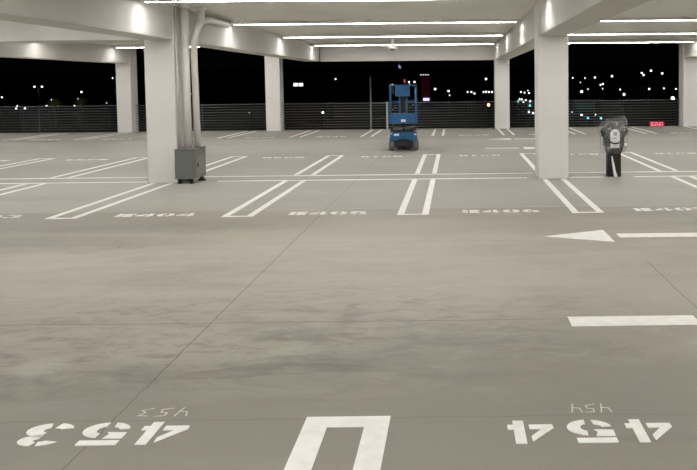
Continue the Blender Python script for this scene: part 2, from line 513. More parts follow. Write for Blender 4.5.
# ------------------------------------------------------------------ stencil lettering
def arc(cx, cy, rx, ry, ix, iy, a0, a1, n=12, icx=None, icy=None):
    icx = cx if icx is None else icx; icy = cy if icy is None else icy
    o_ = [(cx + rx * math.cos(math.radians(a0 + (a1 - a0) * i / n)), cy + ry * math.sin(math.radians(a0 + (a1 - a0) * i / n))) for i in range(n + 1)]
    i_ = [(icx + ix * math.cos(math.radians(a0 + (a1 - a0) * i / n)), icy + iy * math.sin(math.radians(a0 + (a1 - a0) * i / n))) for i in range(n + 1)]
    return o_ + i_[::-1]
RECT = lambda a, b_, c_, d: [(a, c_), (b_, c_), (b_, d), (a, d)]
GLYPH = {
    'E': [RECT(0, 0.32, 0, 1), [(0.42, 0), (1, 0), (1, 0.28), (0.66, 0.28), (0.66, 0.38), (0.92, 0.38), (0.92, 0.62), (0.66, 0.62), (0.66, 0.72), (1, 0.72), (1, 1), (0.42, 1)]],
    '4': [[(0.63, 0), (0.87, 0), (0.87, 0.18), (1.0, 0.18), (1.0, 0.385), (0.87, 0.385), (0.87, 1), (0.63, 1)],
          [(0.52, 0.18), (0, 0.18), (-0.02, 0.35), (0.50, 0.92), (0.51, 0.69), (0.26, 0.385), (0.52, 0.385)]],
    '5': [RECT(0, 0.86, 0.79, 1.0), [(0, 0.45), (0.43, 0.43), (0.36, 0.53), (0.42, 0.72), (0, 0.72)],
          arc(0.5, 0.34, 0.5, 0.35, 0.15, 0.15, 80, -82, icx=0.55), arc(0.5, 0.34, 0.5, 0.34, 0.2, 0.13, -100, -172, 6, icx=0.42)],
    '0': [arc(0.47, 0.5, 0.47, 0.5, 0.17, 0.28, 97, 263), arc(0.53, 0.5, 0.47, 0.5, 0.17, 0.28, 83, -83)],
    '6': [arc(0.47, 0.5, 0.47, 0.5, 0.16, 0.30, 80, 264), arc(0.53, 0.33, 0.47, 0.33, 0.16, 0.13, 100, -84)],
    '9': [arc(0.53, 0.5, 0.47, 0.5, 0.16, 0.30, -100, 84), arc(0.47, 0.67, 0.47, 0.33, 0.16, 0.13, 96, 280)],
    '8': [arc(0.46, 0.74, 0.42, 0.26, 0.14, 0.1, 95, 265, 8), arc(0.54, 0.74, 0.42, 0.26, 0.14, 0.1, 85, -85, 8),
          arc(0.46, 0.28, 0.46, 0.28, 0.15, 0.1, 95, 265, 8), arc(0.54, 0.28, 0.46, 0.28, 0.15, 0.1, 85, -85, 8)],
    '3': [arc(0.5, 0.76, 0.42, 0.24, 0.10, 0.07, 82, -82, 10), arc(0.5, 0.31, 0.48, 0.31, 0.12, 0.10, 88, -80, 10),
          arc(0.48, 0.76, 0.44, 0.24, 0.16, 0.06, 98, 165, 6), arc(0.46, 0.28, 0.46, 0.28, 0.2, 0.06, 190, 258, 6)],
    '7': [[(0, 0.76), (1, 0.76), (1, 1), (0, 1)], [(0.5, 0.68), (0.95, 0.68), (0.5, 0), (0.15, 0)]],
    '1': [[(0.42, 0), (0.75, 0), (0.75, 1), (0.5, 1), (0.2, 0.8), (0.2, 0.65), (0.42, 0.68)]],
    '2': [[(0, 0), (1, 0), (1, 0.25), (0.45, 0.25)], arc(0.5, 0.68, 0.48, 0.32, 0.15, 0.1, 170, 100, 6), arc(0.5, 0.68, 0.48, 0.32, 0.15, 0.1, 85, -60, 8)],
}
def lettering(text, cx, cy, cw, pitch, ch, label, group=None, flip=False, m=M_paint):
    bm = bmesh.new()
    tot = pitch * (len(text) - 1) + cw
    for i, c in enumerate(text):
        for poly in GLYPH[c]:
            prism(bm, [(-tot / 2 + i * pitch + x * cw, (y - 0.5) * ch) for x, y in poly], 0, PZ)
    bmesh.ops.recalc_face_normals(bm, faces=bm.faces)
    o = mesh_obj('stall_number', bm, m)
    o.location = (cx, cy, 0)
    if flip: o.rotation_euler = (0, 0, PI)
    return tag(o, label, 'painted number', group)
for n in range(403, 409):
    k = n - 406
    lettering('E%d' % n, bay_x(k + 0.5) + 0.02, 11.66, 0.265, 0.315, 0.25, 'white stencilled stall number E%d on the concrete floor' % n, 'near stall numbers')
for k in range(-5, 4):
    n = 418 - k - 0
    d = 'white upside-down stall number beyond the long lines, behind E%d' % (406 + k)
    lettering('E%d' % n, bay_x(k + 0.5) - 0.02, 20.58, 0.25, 0.295, 0.24, d, 'upside-down stall numbers', flip=True)
for k in range(-7, 4):
    n = 428 + k
    lettering('E%d' % n, bay_x(k + 0.5), 28.45, 0.25, 0.295, 0.24, 'small white stall number near the railing, in line with stall %d' % (406 + k) if abs(k) < 4 else 'small white stall number near the railing, out at the far left', 'railing stall numbers')
lettering('453', -2.075, 4.29, 0.268, 0.340, 0.285, 'large white upside-down number 453 on the floor, lower left', flip=True)
lettering('454', 0.768, 4.245, 0.265, 0.347, 0.285, 'large white upside-down number 454 on the floor, lower right', flip=True)

def chalk(digits, cx, cy, cw, pitch, ch, label):
    S = {'4': [[(0.0, 1.0), (0.15, 0.5), (0.75, 0.45)], [(0.85, 1.0), (0.6, 0.0)]],
         '5': [[(0.95, 1.0), (0.25, 0.95), (0.2, 0.6), (0.7, 0.55), (0.75, 0.2), (0.0, 0.05)]],
         '3': [[(0.1, 0.95), (0.8, 0.9), (0.45, 0.55), (0.85, 0.3), (0.1, 0.05)]]}
    root = empty('chalk_number', (cx, cy, 0), label, 'chalk writing'); root.rotation_euler = (0, 0, PI)
    for i, c in enumerate(digits):
        bm = bmesh.new()
        for st in S[c]:
            pts = [((i - 1) * pitch + (x - 0.5) * cw, (y - 0.5) * ch) for x, y in st]
            for a, b_ in zip(pts[:-1], pts[1:]):
                a = Vector(a); b_ = Vector(b_); d = (b_ - a).normalized() * 0.003; nrm = Vector((-d.y, d.x)).normalized() * 0.004
                prism(bm, [tuple(a - d + nrm), tuple(a - d - nrm), tuple(b_ + d - nrm), tuple(b_ + d + nrm)], 0, 0.002)
        bmesh.ops.recalc_face_normals(bm, faces=bm.faces)
        mesh_obj('digit', bm, M_chalk, root)
chalk('453', -1.83, 4.575, 0.085, 0.115, 0.12, 'small handwritten chalk number on the floor at the lower left')
chalk('454', 0.815, 4.555, 0.075, 0.09, 0.12, 'small handwritten chalk number on the floor at the lower right')

# ------------------------------------------------------------------ pipes and cabinet beside the left pillar
def tube_obj(name, pts, r, m, parent=None, seg=16):
    return mesh_obj(name, tube(bmesh.new(), pts, r, seg), m, parent, True)

p = empty('drain_pipe', (-5.60, 15.69, 0.718), 'wide white drain pipe rising straight up from the grey cabinet, next to the pillar', 'pipe')
tube_obj('pipe', [(0, 0, 0.0), (0, 0, 2.94)], 0.085, M_pipe, p)
mesh_obj('ceiling_flange', lathe(bmesh.new(), [(0.098, 2.90), (0.1, 2.905), (0.1, 2.955), (0.098, 2.957)], seg=20), M_pipe, p, True)
for z in (1.1, 2.05):
    mesh_obj('pipe_clamp', lathe(bmesh.new(), [(0.094, z), (0.097, z + 0.005), (0.097, z + 0.035), (0.094, z + 0.04)], seg=20), M_pipe, p, True)
c = empty('conduit', (-5.715, 15.525, 0.718), 'thin grey conduit in the corner of the pillar, left of the wide pipe', 'pipe')
tube_obj('pipe', [(0, 0, 0.0), (0, 0, 2.942)], 0.024, M_pipe_dark, c, 10)
mesh_obj('coupling', lathe(bmesh.new(), [(0.034, 1.45), (0.036, 1.455), (0.036, 1.53), (0.034, 1.535)], seg=14), M_pipe_dark, c, True)

def smooth_path(pts, n=6, rad=0.22):
    out = [Vector(pts[0])]
    for i in range(1, len(pts) - 1):
        a, b_, c_ = Vector(pts[i - 1]), Vector(pts[i]), Vector(pts[i + 1])
        r1 = min(rad, (a - b_).length * 0.45); r2 = min(rad, (c_ - b_).length * 0.45)
        s = b_ + (a - b_).normalized() * r1; e = b_ + (c_ - b_).normalized() * r2
        for k in range(n + 1):
            t = k / n
            out.append((1 - t) ** 2 * s + 2 * t * (1 - t) * b_ + t * t * e)
    out.append(Vector(pts[-1]))
    return [tuple(v) for v in out]
q = empty('branch_pipe', (-5.445, 15.84, 0.718), 'round white pipe right of the wide drain pipe, bending over towards the ceiling light', 'pipe')
tube_obj('riser', smooth_path([(0, 0, 0), (-0.03, 0, 2.22), (0.08, 0.10, 2.62), (0.07, 0.6, 2.72), (-0.06, 1.5, 2.765), (-0.27, 3.2, 2.80)], 8, 0.3), 0.068, M_pipe, q)
tube_obj('ceiling_drop', [(0.10, 0.14, 2.60), (0.10, 0.14, 2.94)], 0.075, M_pipe, q)
mesh_obj('ceiling_flange', lathe(bmesh.new(), [(0.1, 2.89), (0.11, 2.895), (0.11, 2.94), (0.1, 2.942)], 0.10, 0.14, 20), M_pipe, q, True)

g = empty('utility_cabinet', (-5.58, 15.55, 0), 'grey metal cabinet on short feet against the right side of the pipe pillar', 'cabinet')
def rel(pts, o): return [(x - o[0], y - o[1]) for x, y in pts]
mesh_obj('body', B(-0.163, 0.25, -0.25, 0.43, 0.10, 0.70, bev=0.008), M_cab, g)
mesh_obj('lid', B(-0.165, 0.262, -0.262, 0.44, 0.70, 0.714, bev=0.003), M_cab, g)
mesh_obj('plinth', B(-0.158, 0.245, -0.260, -0.251, 0.105, 0.155, bev=0.002), M_cab, g)
mesh_obj('front_plate', B(-0.12, 0.21, -0.256, -0.251, 0.20, 0.66, bev=0.002), M_cab, g)
bm = bmesh.new(); box(bm, -0.010, 0.010, -0.27, 0.27, 0.18, 0.56, 0.004)
d = mesh_obj('side_door', bm, M_cab_l, g); d.location = (0.257, 0.10, 0.0)
bm = bmesh.new(); box(bm, 0.010, 0.025, -0.24, -0.21, 0.34, 0.42, 0.003)
mesh_obj('latch', bm, M_black, d)
for (x, y, l) in ((-0.11, -0.15, 0), (0.19, 0.32, 1), (-0.09, 0.35, 0), (0.14, -0.15, 0)):
    bm = bmesh.new()
    if l:
        lathe(bm, [(0.085, 0.0), (0.085, 0.02), (0.045, 0.05), (0.035, 0.11)], x, y, 14)
    else:
        lathe(bm, [(0.045, 0.0), (0.045, 0.02), (0.03, 0.03), (0.03, 0.11)], x, y, 12)
    mesh_obj('foot', bm, M_black, g, True)

# ------------------------------------------------------------------ scissor lift
L = empty('scissor_lift', (-1.53, 22.2, 0), 'blue scissor lift with lowered platform and guard rails, parked in the far aisle', 'lift')
L.rotation_euler = (0, 0, math.radians(4.2)); L.scale = (0.96, 1, 1)
D = 1.85
for (x, y) in ((-0.375, 0.18), (0.375, 0.18), (-0.375, 1.62), (0.375, 1.62)):
    bm = bmesh.new()
    bmesh.ops.create_cone(bm, cap_ends=True, segments=28, radius1=0.18, radius2=0.18, depth=0.15)
    bmesh.ops.bevel(bm, geom=[e for e in bm.edges if abs(e.verts[0].co.z - e.verts[1].co.z) < 1e-5], offset=0.025, segments=3, affect='EDGES')
    bmesh.ops.rotate(bm, verts=bm.verts, matrix=Matrix.Rotation(PI / 2, 3, 'Y'))
    w = mesh_obj('wheel', bm, M_tyre, L, True); w.location = (x, y, 0.18)
    bm = bmesh.new()
    bmesh.ops.create_cone(bm, cap_ends=True, segments=16, radius1=0.08, radius2=0.08, depth=0.17)
    bmesh.ops.rotate(bm, verts=bm.verts, matrix=Matrix.Rotation(PI / 2, 3, 'Y'))
    mesh_obj('hub', bm, M_steel, w, True)
bm = bmesh.new()
box(bm, -0.29, 0.29, 0.06, 1.78, 0.10, 0.36, 0.02)
box(bm, -0.14, 0.14, 0.0, 0.07, 0.15, 0.27, 0.01)
mesh_obj('undercarriage', bm, M_steel_d, L)
bm = bmesh.new()
pts = [(-0.415, 0.34), (-0.34, 0.31), (-0.20, 0.305), (-0.16, 0.35), (0.16, 0.35), (0.20, 0.305), (0.34, 0.31), (0.415, 0.34), (0.415, 0.56), (-0.415, 0.56)]
lo = [bm.verts.new((x, 0.0, z)) for x, z in pts]; hi = [bm.verts.new((x, D - 0.03, z)) for x, z in pts]
bm.faces.new(lo); bm.faces.new(hi[::-1])
for i in range(len(pts)):
    bm.faces.new((lo[(i + 1) % len(pts)], lo[i], hi[i], hi[(i + 1) % len(pts)]))
bmesh.ops.recalc_face_normals(bm, faces=bm.faces)
ch = mesh_obj('chassis', bm, M_blue, L)
mesh_obj('name_plate', B(-0.30, -0.14, -0.006, 0.0, 0.455, 0.515), M_sticker, ch)
mesh_obj('corner_reflector', B(-0.405, -0.35, -0.006, 0.0, 0.50, 0.54), M_sticker, ch)
mesh_obj('corner_reflector', B(0.33, 0.40, -0.006, 0.0, 0.47, 0.51), M_sticker, ch)
mesh_obj('tow_hook', tube(bmesh.new(), [(0.0, -0.02, 0.40), (0.04, -0.03, 0.37), (0.04, -0.03, 0.34), (0.0, -0.02, 0.32)], 0.012, 8), M_black, ch, True)
# stacked scissor arms seen end on
for i in range(3):
    z = 0.595 + i * 0.085
    for s in (-1, 1):
        bm = bmesh.new()
        x = s * (0.33 if i % 2 == 0 else 0.27)
        box(bm, x - 0.028, x + 0.028, 0.05, D - 0.12, z - 0.028, z + 0.028, 0.004)
        mesh_obj('scissor_arm', bm, M_steel, L)
    mesh_obj('cross_tube', tube(bmesh.new(), [(-0.36, 0.08, z), (0.36, 0.08, z)], 0.024, 12), M_steel if i % 2 else M_steel_d, L, True)
mesh_obj('lift_cylinder', tube(bmesh.new(), [(0, 0.3, 0.62), (0, 1.5, 0.76)], 0.05, 12), M_steel_d, L, True)
for s in (-1, 1):
    mesh_obj('bracket', B(s * 0.37 - 0.035, s * 0.37 + 0.035, 0.02, 0.2, 0.60, 0.72, 0.01), M_steel_d, L)
pl = mesh_obj('platform', B(-0.41, 0.41, -0.02, D, 0.82, 0.87, 0.006), M_blue_d, L)
bm = bmesh.new()
box(bm, -0.43, 0.43, -0.04, -0.005, 0.83, 1.12, 0.008)
tb = mesh_obj('toe_panel', bm, M_blue, pl)
mesh_obj('name_plate', B(-0.075, 0.07, -0.048, -0.04, 0.865, 0.94), M_sticker, pl)
bm = bmesh.new()
box(bm, -0.43, -0.405, -0.005, D, 0.83, 0.98); box(bm, 0.405, 0.43, -0.005, D, 0.83, 0.98); box(bm, -0.43, 0.43, D, D + 0.025, 0.83, 1.0)
mesh_obj('toe_board', bm, M_blue, L)
def rail(name, segs, r=0.019, m=M_blue):
    bm = bmesh.new()
    for s in segs: tube(bm, s, r, 10)
    return mesh_obj(name, bm, m, L, True)
zt, zm = 1.945, 1.43
for (x, y) in ((-0.405, -0.02), (0.405, -0.02), (-0.405, D), (0.405, D), (-0.405, D / 2), (0.405, D / 2)):
    rail('rail_post', [[(x, y, 0.87), (x, y, zt)]], 0.027 if y < 0.1 else 0.019)
rail('top_rail', [[(-0.405, -0.02, zt), (0.405, -0.02, zt)], [(-0.405, D, zt), (0.405, D, zt)], [(-0.405, -0.02, zt), (-0.405, D, zt)], [(0.405, -0.02, zt), (0.405, D, zt)]])
rail('middle_rail', [[(-0.405, -0.02, zm), (-0.10, -0.02, zm)], [(0.12, -0.02, zm), (0.405, -0.02, zm)], [(-0.405, D, zm), (0.405, D, zm)], [(-0.405, -0.02, zm), (-0.405, D, zm)], [(0.405, -0.02, zm), (0.405, D, zm)]], 0.015)
rail('gate_post', [[(-0.11, -0.02, 1.12), (-0.11, -0.02, 1.70)]], 0.022); rail('gate_post', [[(0.11, -0.02, 1.12), (0.11, -0.02, 1.70)]], 0.022)
bm = bmesh.new(); box(bm, -0.245, 0.215, -0.055, -0.02, 1.62, 1.93, 0.012)
gp = mesh_obj('entry_gate_panel', bm, M_blue, L)
bm = bmesh.new(); box(bm, -0.12, -0.105, -0.062, -0.055, 1.64, 1.9); box(bm, 0.085, 0.10, -0.062, -0.055, 1.64, 1.9)
mesh_obj('panel_rib', bm, M_blue_d, gp)
bm = bmesh.new(); box(bm, -0.065, 0.06, 0.4, 0.5, 1.12, 1.62, 0.01)
mesh_obj('control_box', bm, M_steel_d, L)
bm = bmesh.new(); box(bm, -0.36, -0.29, D - 0.12, D - 0.03, 1.66, 1.9, 0.01)
mesh_obj('manual_box', bm, M_steel_d, L)
for x in (-0.32, 0.2):
    mesh_obj('rail_pin', lathe(bmesh.new(), [(0.012, 1.96), (0.02, 1.97), (0.02, 1.99), (0.008, 2.0)], x, -0.02, 10), M_sticker, L, True)
for (x, z) in ((-0.26, 1.22), (0.24, 1.22), (-0.34, 1.16), (0.33, 1.3)):
    mesh_obj('bolt', B(x - 0.012, x + 0.012, 1.82, 1.832, z, z + 0.024), M_sticker, L)

# ------------------------------------------------------------------ wrapped vehicle charger
E_ = empty('vehicle_charger', (3.345, 15.80, 0), 'dark charging post wrapped in clear plastic, with a white front panel', 'charger')
bm = bmesh.new()
def section(bm, prof, y_front, y_back):
    """rounded body from half widths per height"""
    rings = []
    for (z, hw, yf, yb, cr) in prof:
        r = []
        for (sx, sy, a0) in ((1, 1, 0), (-1, 1, 90), (-1, -1, 180), (1, -1, 270)):
            for k in range(5):
                a = math.radians(a0 + 90 * k / 4)
                cx_ = sx * (hw - cr); cy_ = (yb - cr) if sy > 0 else (yf + cr)
                r.append(bm.verts.new((cx_ + cr * math.cos(a), cy_ + cr * math.sin(a), z)))
        rings.append(r)
    n = len(rings[0])
    for i in range(len(rings) - 1):
        for k in range(n):
            bm.faces.new((rings[i][k], rings[i][(k + 1) % n], rings[i + 1][(k + 1) % n], rings[i + 1][k]))
    bm.faces.new(rings[0][::-1]); bm.faces.new(rings[-1])
    bmesh.ops.recalc_face_normals(bm, faces=bm.faces)
section(bm, [(0.0, 0.148, -0.09, 0.10, 0.03), (0.55, 0.145, -0.09, 0.10, 0.03)], 0, 0)
mesh_obj('pedestal', bm, M_chg_post, E_)
bm = bmesh.new()
section(bm, [(0.48, 0.13, -0.10, 0.10, 0.04), (0.52, 0.17, -0.12, 0.12, 0.05), (0.66, 0.205, -0.14, 0.13, 0.06), (0.85, 0.215, -0.14, 0.13, 0.06),
             (1.02, 0.195, -0.13, 0.12, 0.06), (1.12, 0.16, -0.11, 0.11, 0.06), (1.15, 0.12, -0.09, 0.09, 0.05)], 0, 0)
hd = mesh_obj('charger_head', bm, M_chg, E_, True)
bm = bmesh.new()   # white front panel with round top
outl = [(-0.09, 0.615), (0.09, 0.615)] + [(0.10 * math.cos(a), 0.90 + 0.105 * math.sin(a)) for a in [PI * i / 12 for i in range(13)]]
lo = [bm.verts.new((x, -0.162, z)) for x, z in outl]; hi = [bm.verts.new((x, -0.138, z)) for x, z in outl]
bm.faces.new(lo); bm.faces.new(hi[::-1])
for i in range(len(outl)):
    bm.faces.new((lo[(i + 1) % len(outl)], lo[i], hi[i], hi[(i + 1) % len(outl)]))
bmesh.ops.recalc_face_normals(bm, faces=bm.faces)
fp = mesh_obj('front_panel', bm, M_chg_white, E_)
bm = bmesh.new()
ce = 0.915
for (a, b_, c_, d_) in ((-0.035, 0.035, 0.027, 0.036), (-0.035, 0.035, -0.036, -0.027), (-0.036, -0.027, -0.036, 0.036), (0.027, 0.036, -0.036, 0.036), (-0.018, 0.018, -0.006, 0.006), (-0.006, 0.006, -0.018, 0.018)):
    box(bm, a, b_, -0.167, -0.161, ce + c_, ce + d_)
mesh_obj('logo', bm, M_logo, fp)
bm = bmesh.new(); box(bm, -0.05, 0.02, -0.166, -0.161, 0.815, 0.827)
mesh_obj('printed_line', bm, M_logo, fp)
cab_pts = [(-0.15, -0.12, 0.86), (-0.14, -0.18, 0.78), (-0.09, -0.20, 0.725), (0.0, -0.205, 0.705), (0.09, -0.20, 0.725), (0.14, -0.18, 0.78), (0.15, -0.12, 0.86)]
mesh_obj('charging_cable', tube(bmesh.new(), smooth_path(cab_pts, 3, 0.04), 0.014, 10), M_black, E_, True)
for s in (-1, 1):
    bm = bmesh.new()
    tube(bm, [(s * 0.20, -0.03, 0.84), (s * 0.235, -0.06, 0.90), (s * 0.26, -0.09, 0.97), (s * 0.245, -0.08, 1.03)], [0.03, 0.045, 0.04, 0.025], 12)
    mesh_obj('plug_holster', bm, M_black, E_, True)
tape = bmesh.new()
pts = [(-0.06, -0.118, 0.44), (-0.035, -0.122, 0.30), (-0.005, -0.125, 0.12), (0.02, -0.15, 0.006)]
vs = []
for (x, y, z), w in zip(pts, (0.012, 0.022, 0.028, 0.038)):
    vs.append([tape.verts.new((x - w, y, z)), tape.verts.new((x + w, y, z)), tape.verts.new((x + w, y + 0.006, z)), tape.verts.new((x - w, y + 0.006, z))])
for i in range(3):
    for k in range(4):
        tape.faces.new((vs[i][k], vs[i][(k + 1) % 4], vs[i + 1][(k + 1) % 4], vs[i + 1][k]))
tape.faces.new(vs[0][::-1]); tape.faces.new(vs[-1])
bmesh.ops.recalc_face_normals(tape, faces=tape.faces)
mesh_obj('loose_tape', tape, M_chg_white, E_)
# crumpled plastic film bag: closed over the top, open at the bottom
rnd = random.Random(3)
bm = bmesh.new()
prof = [(0.50, 0.24, 0.17), (0.60, 0.27, 0.20), (0.72, 0.285, 0.215), (0.84, 0.285, 0.22), (0.94, 0.31, 0.22), (1.02, 0.31, 0.21), (1.10, 0.285, 0.19), (1.165, 0.255, 0.16), (1.21, 0.17, 0.10), (1.22, 0.05, 0.03)]
nseg = 40; rings = []
for iz, (z, rx, ry) in enumerate(prof):
    ring = []
    for k in range(nseg):
        a = 2 * PI * k / nseg
        j = 1 + 0.07 * math.sin(5 * a + iz * 0.9) + 0.04 * math.sin(11 * a + iz * 1.7) + rnd.uniform(-0.03, 0.03)
        ca, sa = math.cos(a), math.sin(a)
        x = rx * j * math.copysign(abs(ca) ** 0.7, ca); y = ry * j * math.copysign(abs(sa) ** 0.7, sa)
        zz = z + 0.018 * math.sin(3 * a + 1) + rnd.uniform(-0.008, 0.008)
        if z > 1.05: zz += 0.14 * x + (0.03 if x > 0.15 else 0)
        ring.append(bm.verts.new((x, y, zz)))
    rings.append(ring)
for i in range(len(rings) - 1):
    for k in range(nseg):
        bm.faces.new((rings[i][k], rings[i][(k + 1) % nseg], rings[i + 1][(k + 1) % nseg], rings[i + 1][k]))
bm.faces.new(rings[-1])
bmesh.ops.recalc_face_normals(bm, faces=bm.faces)
wrap = mesh_obj('plastic_wrap', bm, M_film, E_, True)
so = wrap.modifiers.new('film', 'SOLIDIFY'); so.thickness = 0.002

# ------------------------------------------------------------------ the city at night
LAMPS = [
    (-55.0, 287, -3.18, 0.31, 'w'), (-58.4, 307, -2.12, 0.29, 'w'), (-50.1, 286, -3.21, 0.34, 'w'), (-50.8, 295, -2.8, 0.24, 'w'),
    (-60.2, 380, 4.09, 0.46, 'w'), (-27.5, 156, -4.01, 0.31, 'w'), (-22.0, 361, 2.18, 0.48, 'w'), (-19.3, 361, 2.16, 0.53, 'w'),
    (-8.5, 324, -0.97, 0.56, 'w'), (-2.6, 313, -1.76, 0.5, 'w'), (-2.0, 289, -3.12, 0.27, 'w'), (15.5, 372, 3.28, 0.64, 'w'),
    (5.2, 307, -2.17, 0.37, 'w'), (6.8, 307, -2.19, 0.41, 'w'), (7.8, 298, -2.67, 0.4, 'w'), (11.7, 306, -2.23, 0.37, 'w'),
    (12.8, 307, -2.17, 0.41, 'w'), (13.9, 306, -2.25, 0.41, 'w'), (15.1, 305, -2.25, 0.41, 'w'), (8.7, 194, -3.99, 0.44, 'o'),
    (26.8, 304, -2.36, 0.36, 'w'), (27.9, 300, -2.56, 0.36, 'w'), (29.4, 297, -2.69, 0.36, 'w'), (30.4, 312, -1.84, 0.25, 'w'),
    (21.4, 248, -3.99, 0.3, 'w'), (22.1, 248, -4.0, 0.33, 'w'), (20.1, 220, -4.0, 0.32, 'w'), (22.7, 240, -4.01, 0.29, 'w'),
    (22.5, 224, -4.01, 0.36, 'w'), (18.8, 223, -4.0, 0.33, 't'), (18.4, 184, -3.99, 0.29, 't'), (14.4, 146, -3.99, 0.25, 'w'),
    (14.7, 141, -3.98, 0.23, 'w'), (58.7, 373, 3.38, 0.4, 'w'), (64.6, 372, 3.26, 0.35, 'w'), (69.9, 374, 3.46, 0.55, 'w'),
    (79.7, 380, 4.06, 0.61, 'w'), (58.8, 351, 1.2, 0.23, 'w'), (65.5, 337, 0.02, 0.45, 'w'), (67.4, 341, 0.35, 0.41, 'w'),
    (56.1, 316, -1.57, 0.29, 'w'), (62.5, 317, -1.52, 0.25, 'w'), (51.1, 302, -2.43, 0.6, 'w'), (68.8, 312, -1.87, 0.37, 'w'),
    (63.9, 283, -3.37, 0.57, 'w'), (22.5, 144, -3.99, 0.13, 'w'), (22.3, 132, -4.0, 0.23, 'w'), (21.3, 120, -4.01, 0.21, 't'),
    (24.9, 133, -4.0, 0.21, 'w'), (23.2, 119, -4.02, 0.21, 't'), (98.5, 395, 5.65, 0.58, 'w'), (96.7, 384, 4.52, 0.56, 'w'),
    (106.5, 407, 6.96, 0.65, 'w'), (108.2, 391, 5.3, 0.63, 'w'), (81.2, 313, -1.8, 0.46, 'w'), (88.2, 316, -1.61, 0.38, 'w'),
    (91.8, 311, -1.89, 0.37, 'w'), (69.8, 240, -3.99, 0.64, 'y'), (-182.9, 304, -2.3, 0.36, 'w'), (-135.0, 232, -4.0, 0.22, 'w'),
    (-119.6, 205, -4.01, 0.27, 'w'), (-117.8, 206, -4.01, 0.3, 'w'), (-123.8, 228, -4.0, 0.33, 'w'), (-152.8, 285, -3.25, 0.3, 'w'),
    (-162.7, 328, -0.7, 0.48, 'w'), (-145.4, 290, -3.06, 0.27, 'w'), (-113.8, 225, -4.0, 0.3, 'w'), (-119.5, 258, -3.98, 0.17, 'w'),
    (-180.3, 397, 5.93, 0.37, 'w'), (-43.6, 159, -4.0, 0.15, 'w'),
]

def opening(x, y):
    u = 454.7 + 750.0 * x / y
    if u < 118: return 'left', 'the leftmost opening'
    if u < 265: return 'midleft', 'the opening right of the pipe pillar'
    if u < 400: return 'mid', 'the wide opening left of the blue lift'
    if u < 500: return 'midright', 'the wide opening right of the blue lift'
    if u < 536: return 'narrow', 'the narrow opening left of the near right pillar'
    return 'right', 'the opening above the wrapped charger'
meshes = {}
def lamp_post(x, y, z, r, c):
    r_full = r; r = r * 0.88
    gz_ = land(y)
    names = {'w': ('white', M_lamp_w), 'o': ('orange', M_lamp_o), 'y': ('bright warm', M_lamp_y), 't': ('teal', M_lamp_t)}
    word, m = names[c]
    key, where = opening(x, y)
    high = 'high up' if z > 0.5 else ('low down' if z < -3.9 else 'mid height')
    size = 'larger' if r > 0.45 else ('faint' if r < 0.28 else 'small')
    lab = '%s %s street lamp, %s in %s' % (size, word, high, where)
    o = empty('street_lamp', (x, y, gz_), lab, 'street lamp', 'distant lamps, %s %s %s in %s' % (size, word, high, where))
    h = z - gz_
    bm = bmesh.new()
    tube(bm, [(0, 1.4, 0), (0, 1.4, h + 0.6), (0, 1.0, h + r + 0.35), (0, 0, h + r + 0.15)], [0.12, 0.08, 0.06, 0.05], 8)
    mesh_obj('post', bm, M_darkpole, o, True)
    bm = bmesh.new()
    lathe(bm, [(r * 0.35, h + r * 0.95), (r * 0.8, h + r * 0.6), (r, h), (r * 0.8, h - r * 0.6), (r * 0.3, h - r * 0.95)], seg=14)
    mesh_obj('lamp_head', bm, m, o, True)
for t_ in LAMPS:
    lamp_post(*t_)

# twin-headed lamp at the left with its pole catching light
y = 200; gz_ = land(y)
o = empty('street_lamp', (-110.6, y, gz_), 'twin-headed street lamp on a pale pole in the leftmost opening', 'street lamp')
mesh_obj('post', lathe(bmesh.new(), [(0.16, 0), (0.14, 9), (0.10, 14.6)], seg=10), M_post, o, True)
mesh_obj('cross_arm', tube(bmesh.new(), [(-1.0, 0, 14.5), (0, 0, 14.6), (1.0, 0, 14.5)], 0.07, 8), M_darkpole, o, True)
for s in (-1, 1):
    mesh_obj('lamp_head', lathe(bmesh.new(), [(0.12, 14.1), (0.24, 13.95), (0.24, 13.8), (0.1, 13.65)], s * 1.0, 0, 12), M_lamp_w, o, True)

# pale pole outside the railing, left of the lift
tag(mesh_obj('metal_pole', lathe(bmesh.new(), [(0.05, -12), (0.045, 2.35), (0.02, 2.36)], -4.04, 36, 12), M_post, smooth=True), 'pale upright pole outside the railing left of the blue lift', 'pole')

# buildings
M_win = glow('lit_window', (0.95, 0.98, 0.9), 1.4)
M_purple = glow('lit_shop_front', (0.62, 0.55, 0.95), 1.6)
M_maroon = glow('maroon_neon_wall', (0.5, 0.02, 0.10), 0.022)
M_teal = glow('teal_lit_wall', (0.0, 0.35, 0.30), 0.055)
M_redp = glow('red_sign_face', (0.9, 0.02, 0.05), 0.75)
M_redl = glow('red_sign_letters', (1.0, 0.42, 0.48), 1.3)
M_blueS = glow('blue_screen', (0.42, 0.50, 0.9), 0.55)
M_redv = glow('red_banner', (0.9, 0.12, 0.15), 0.6)

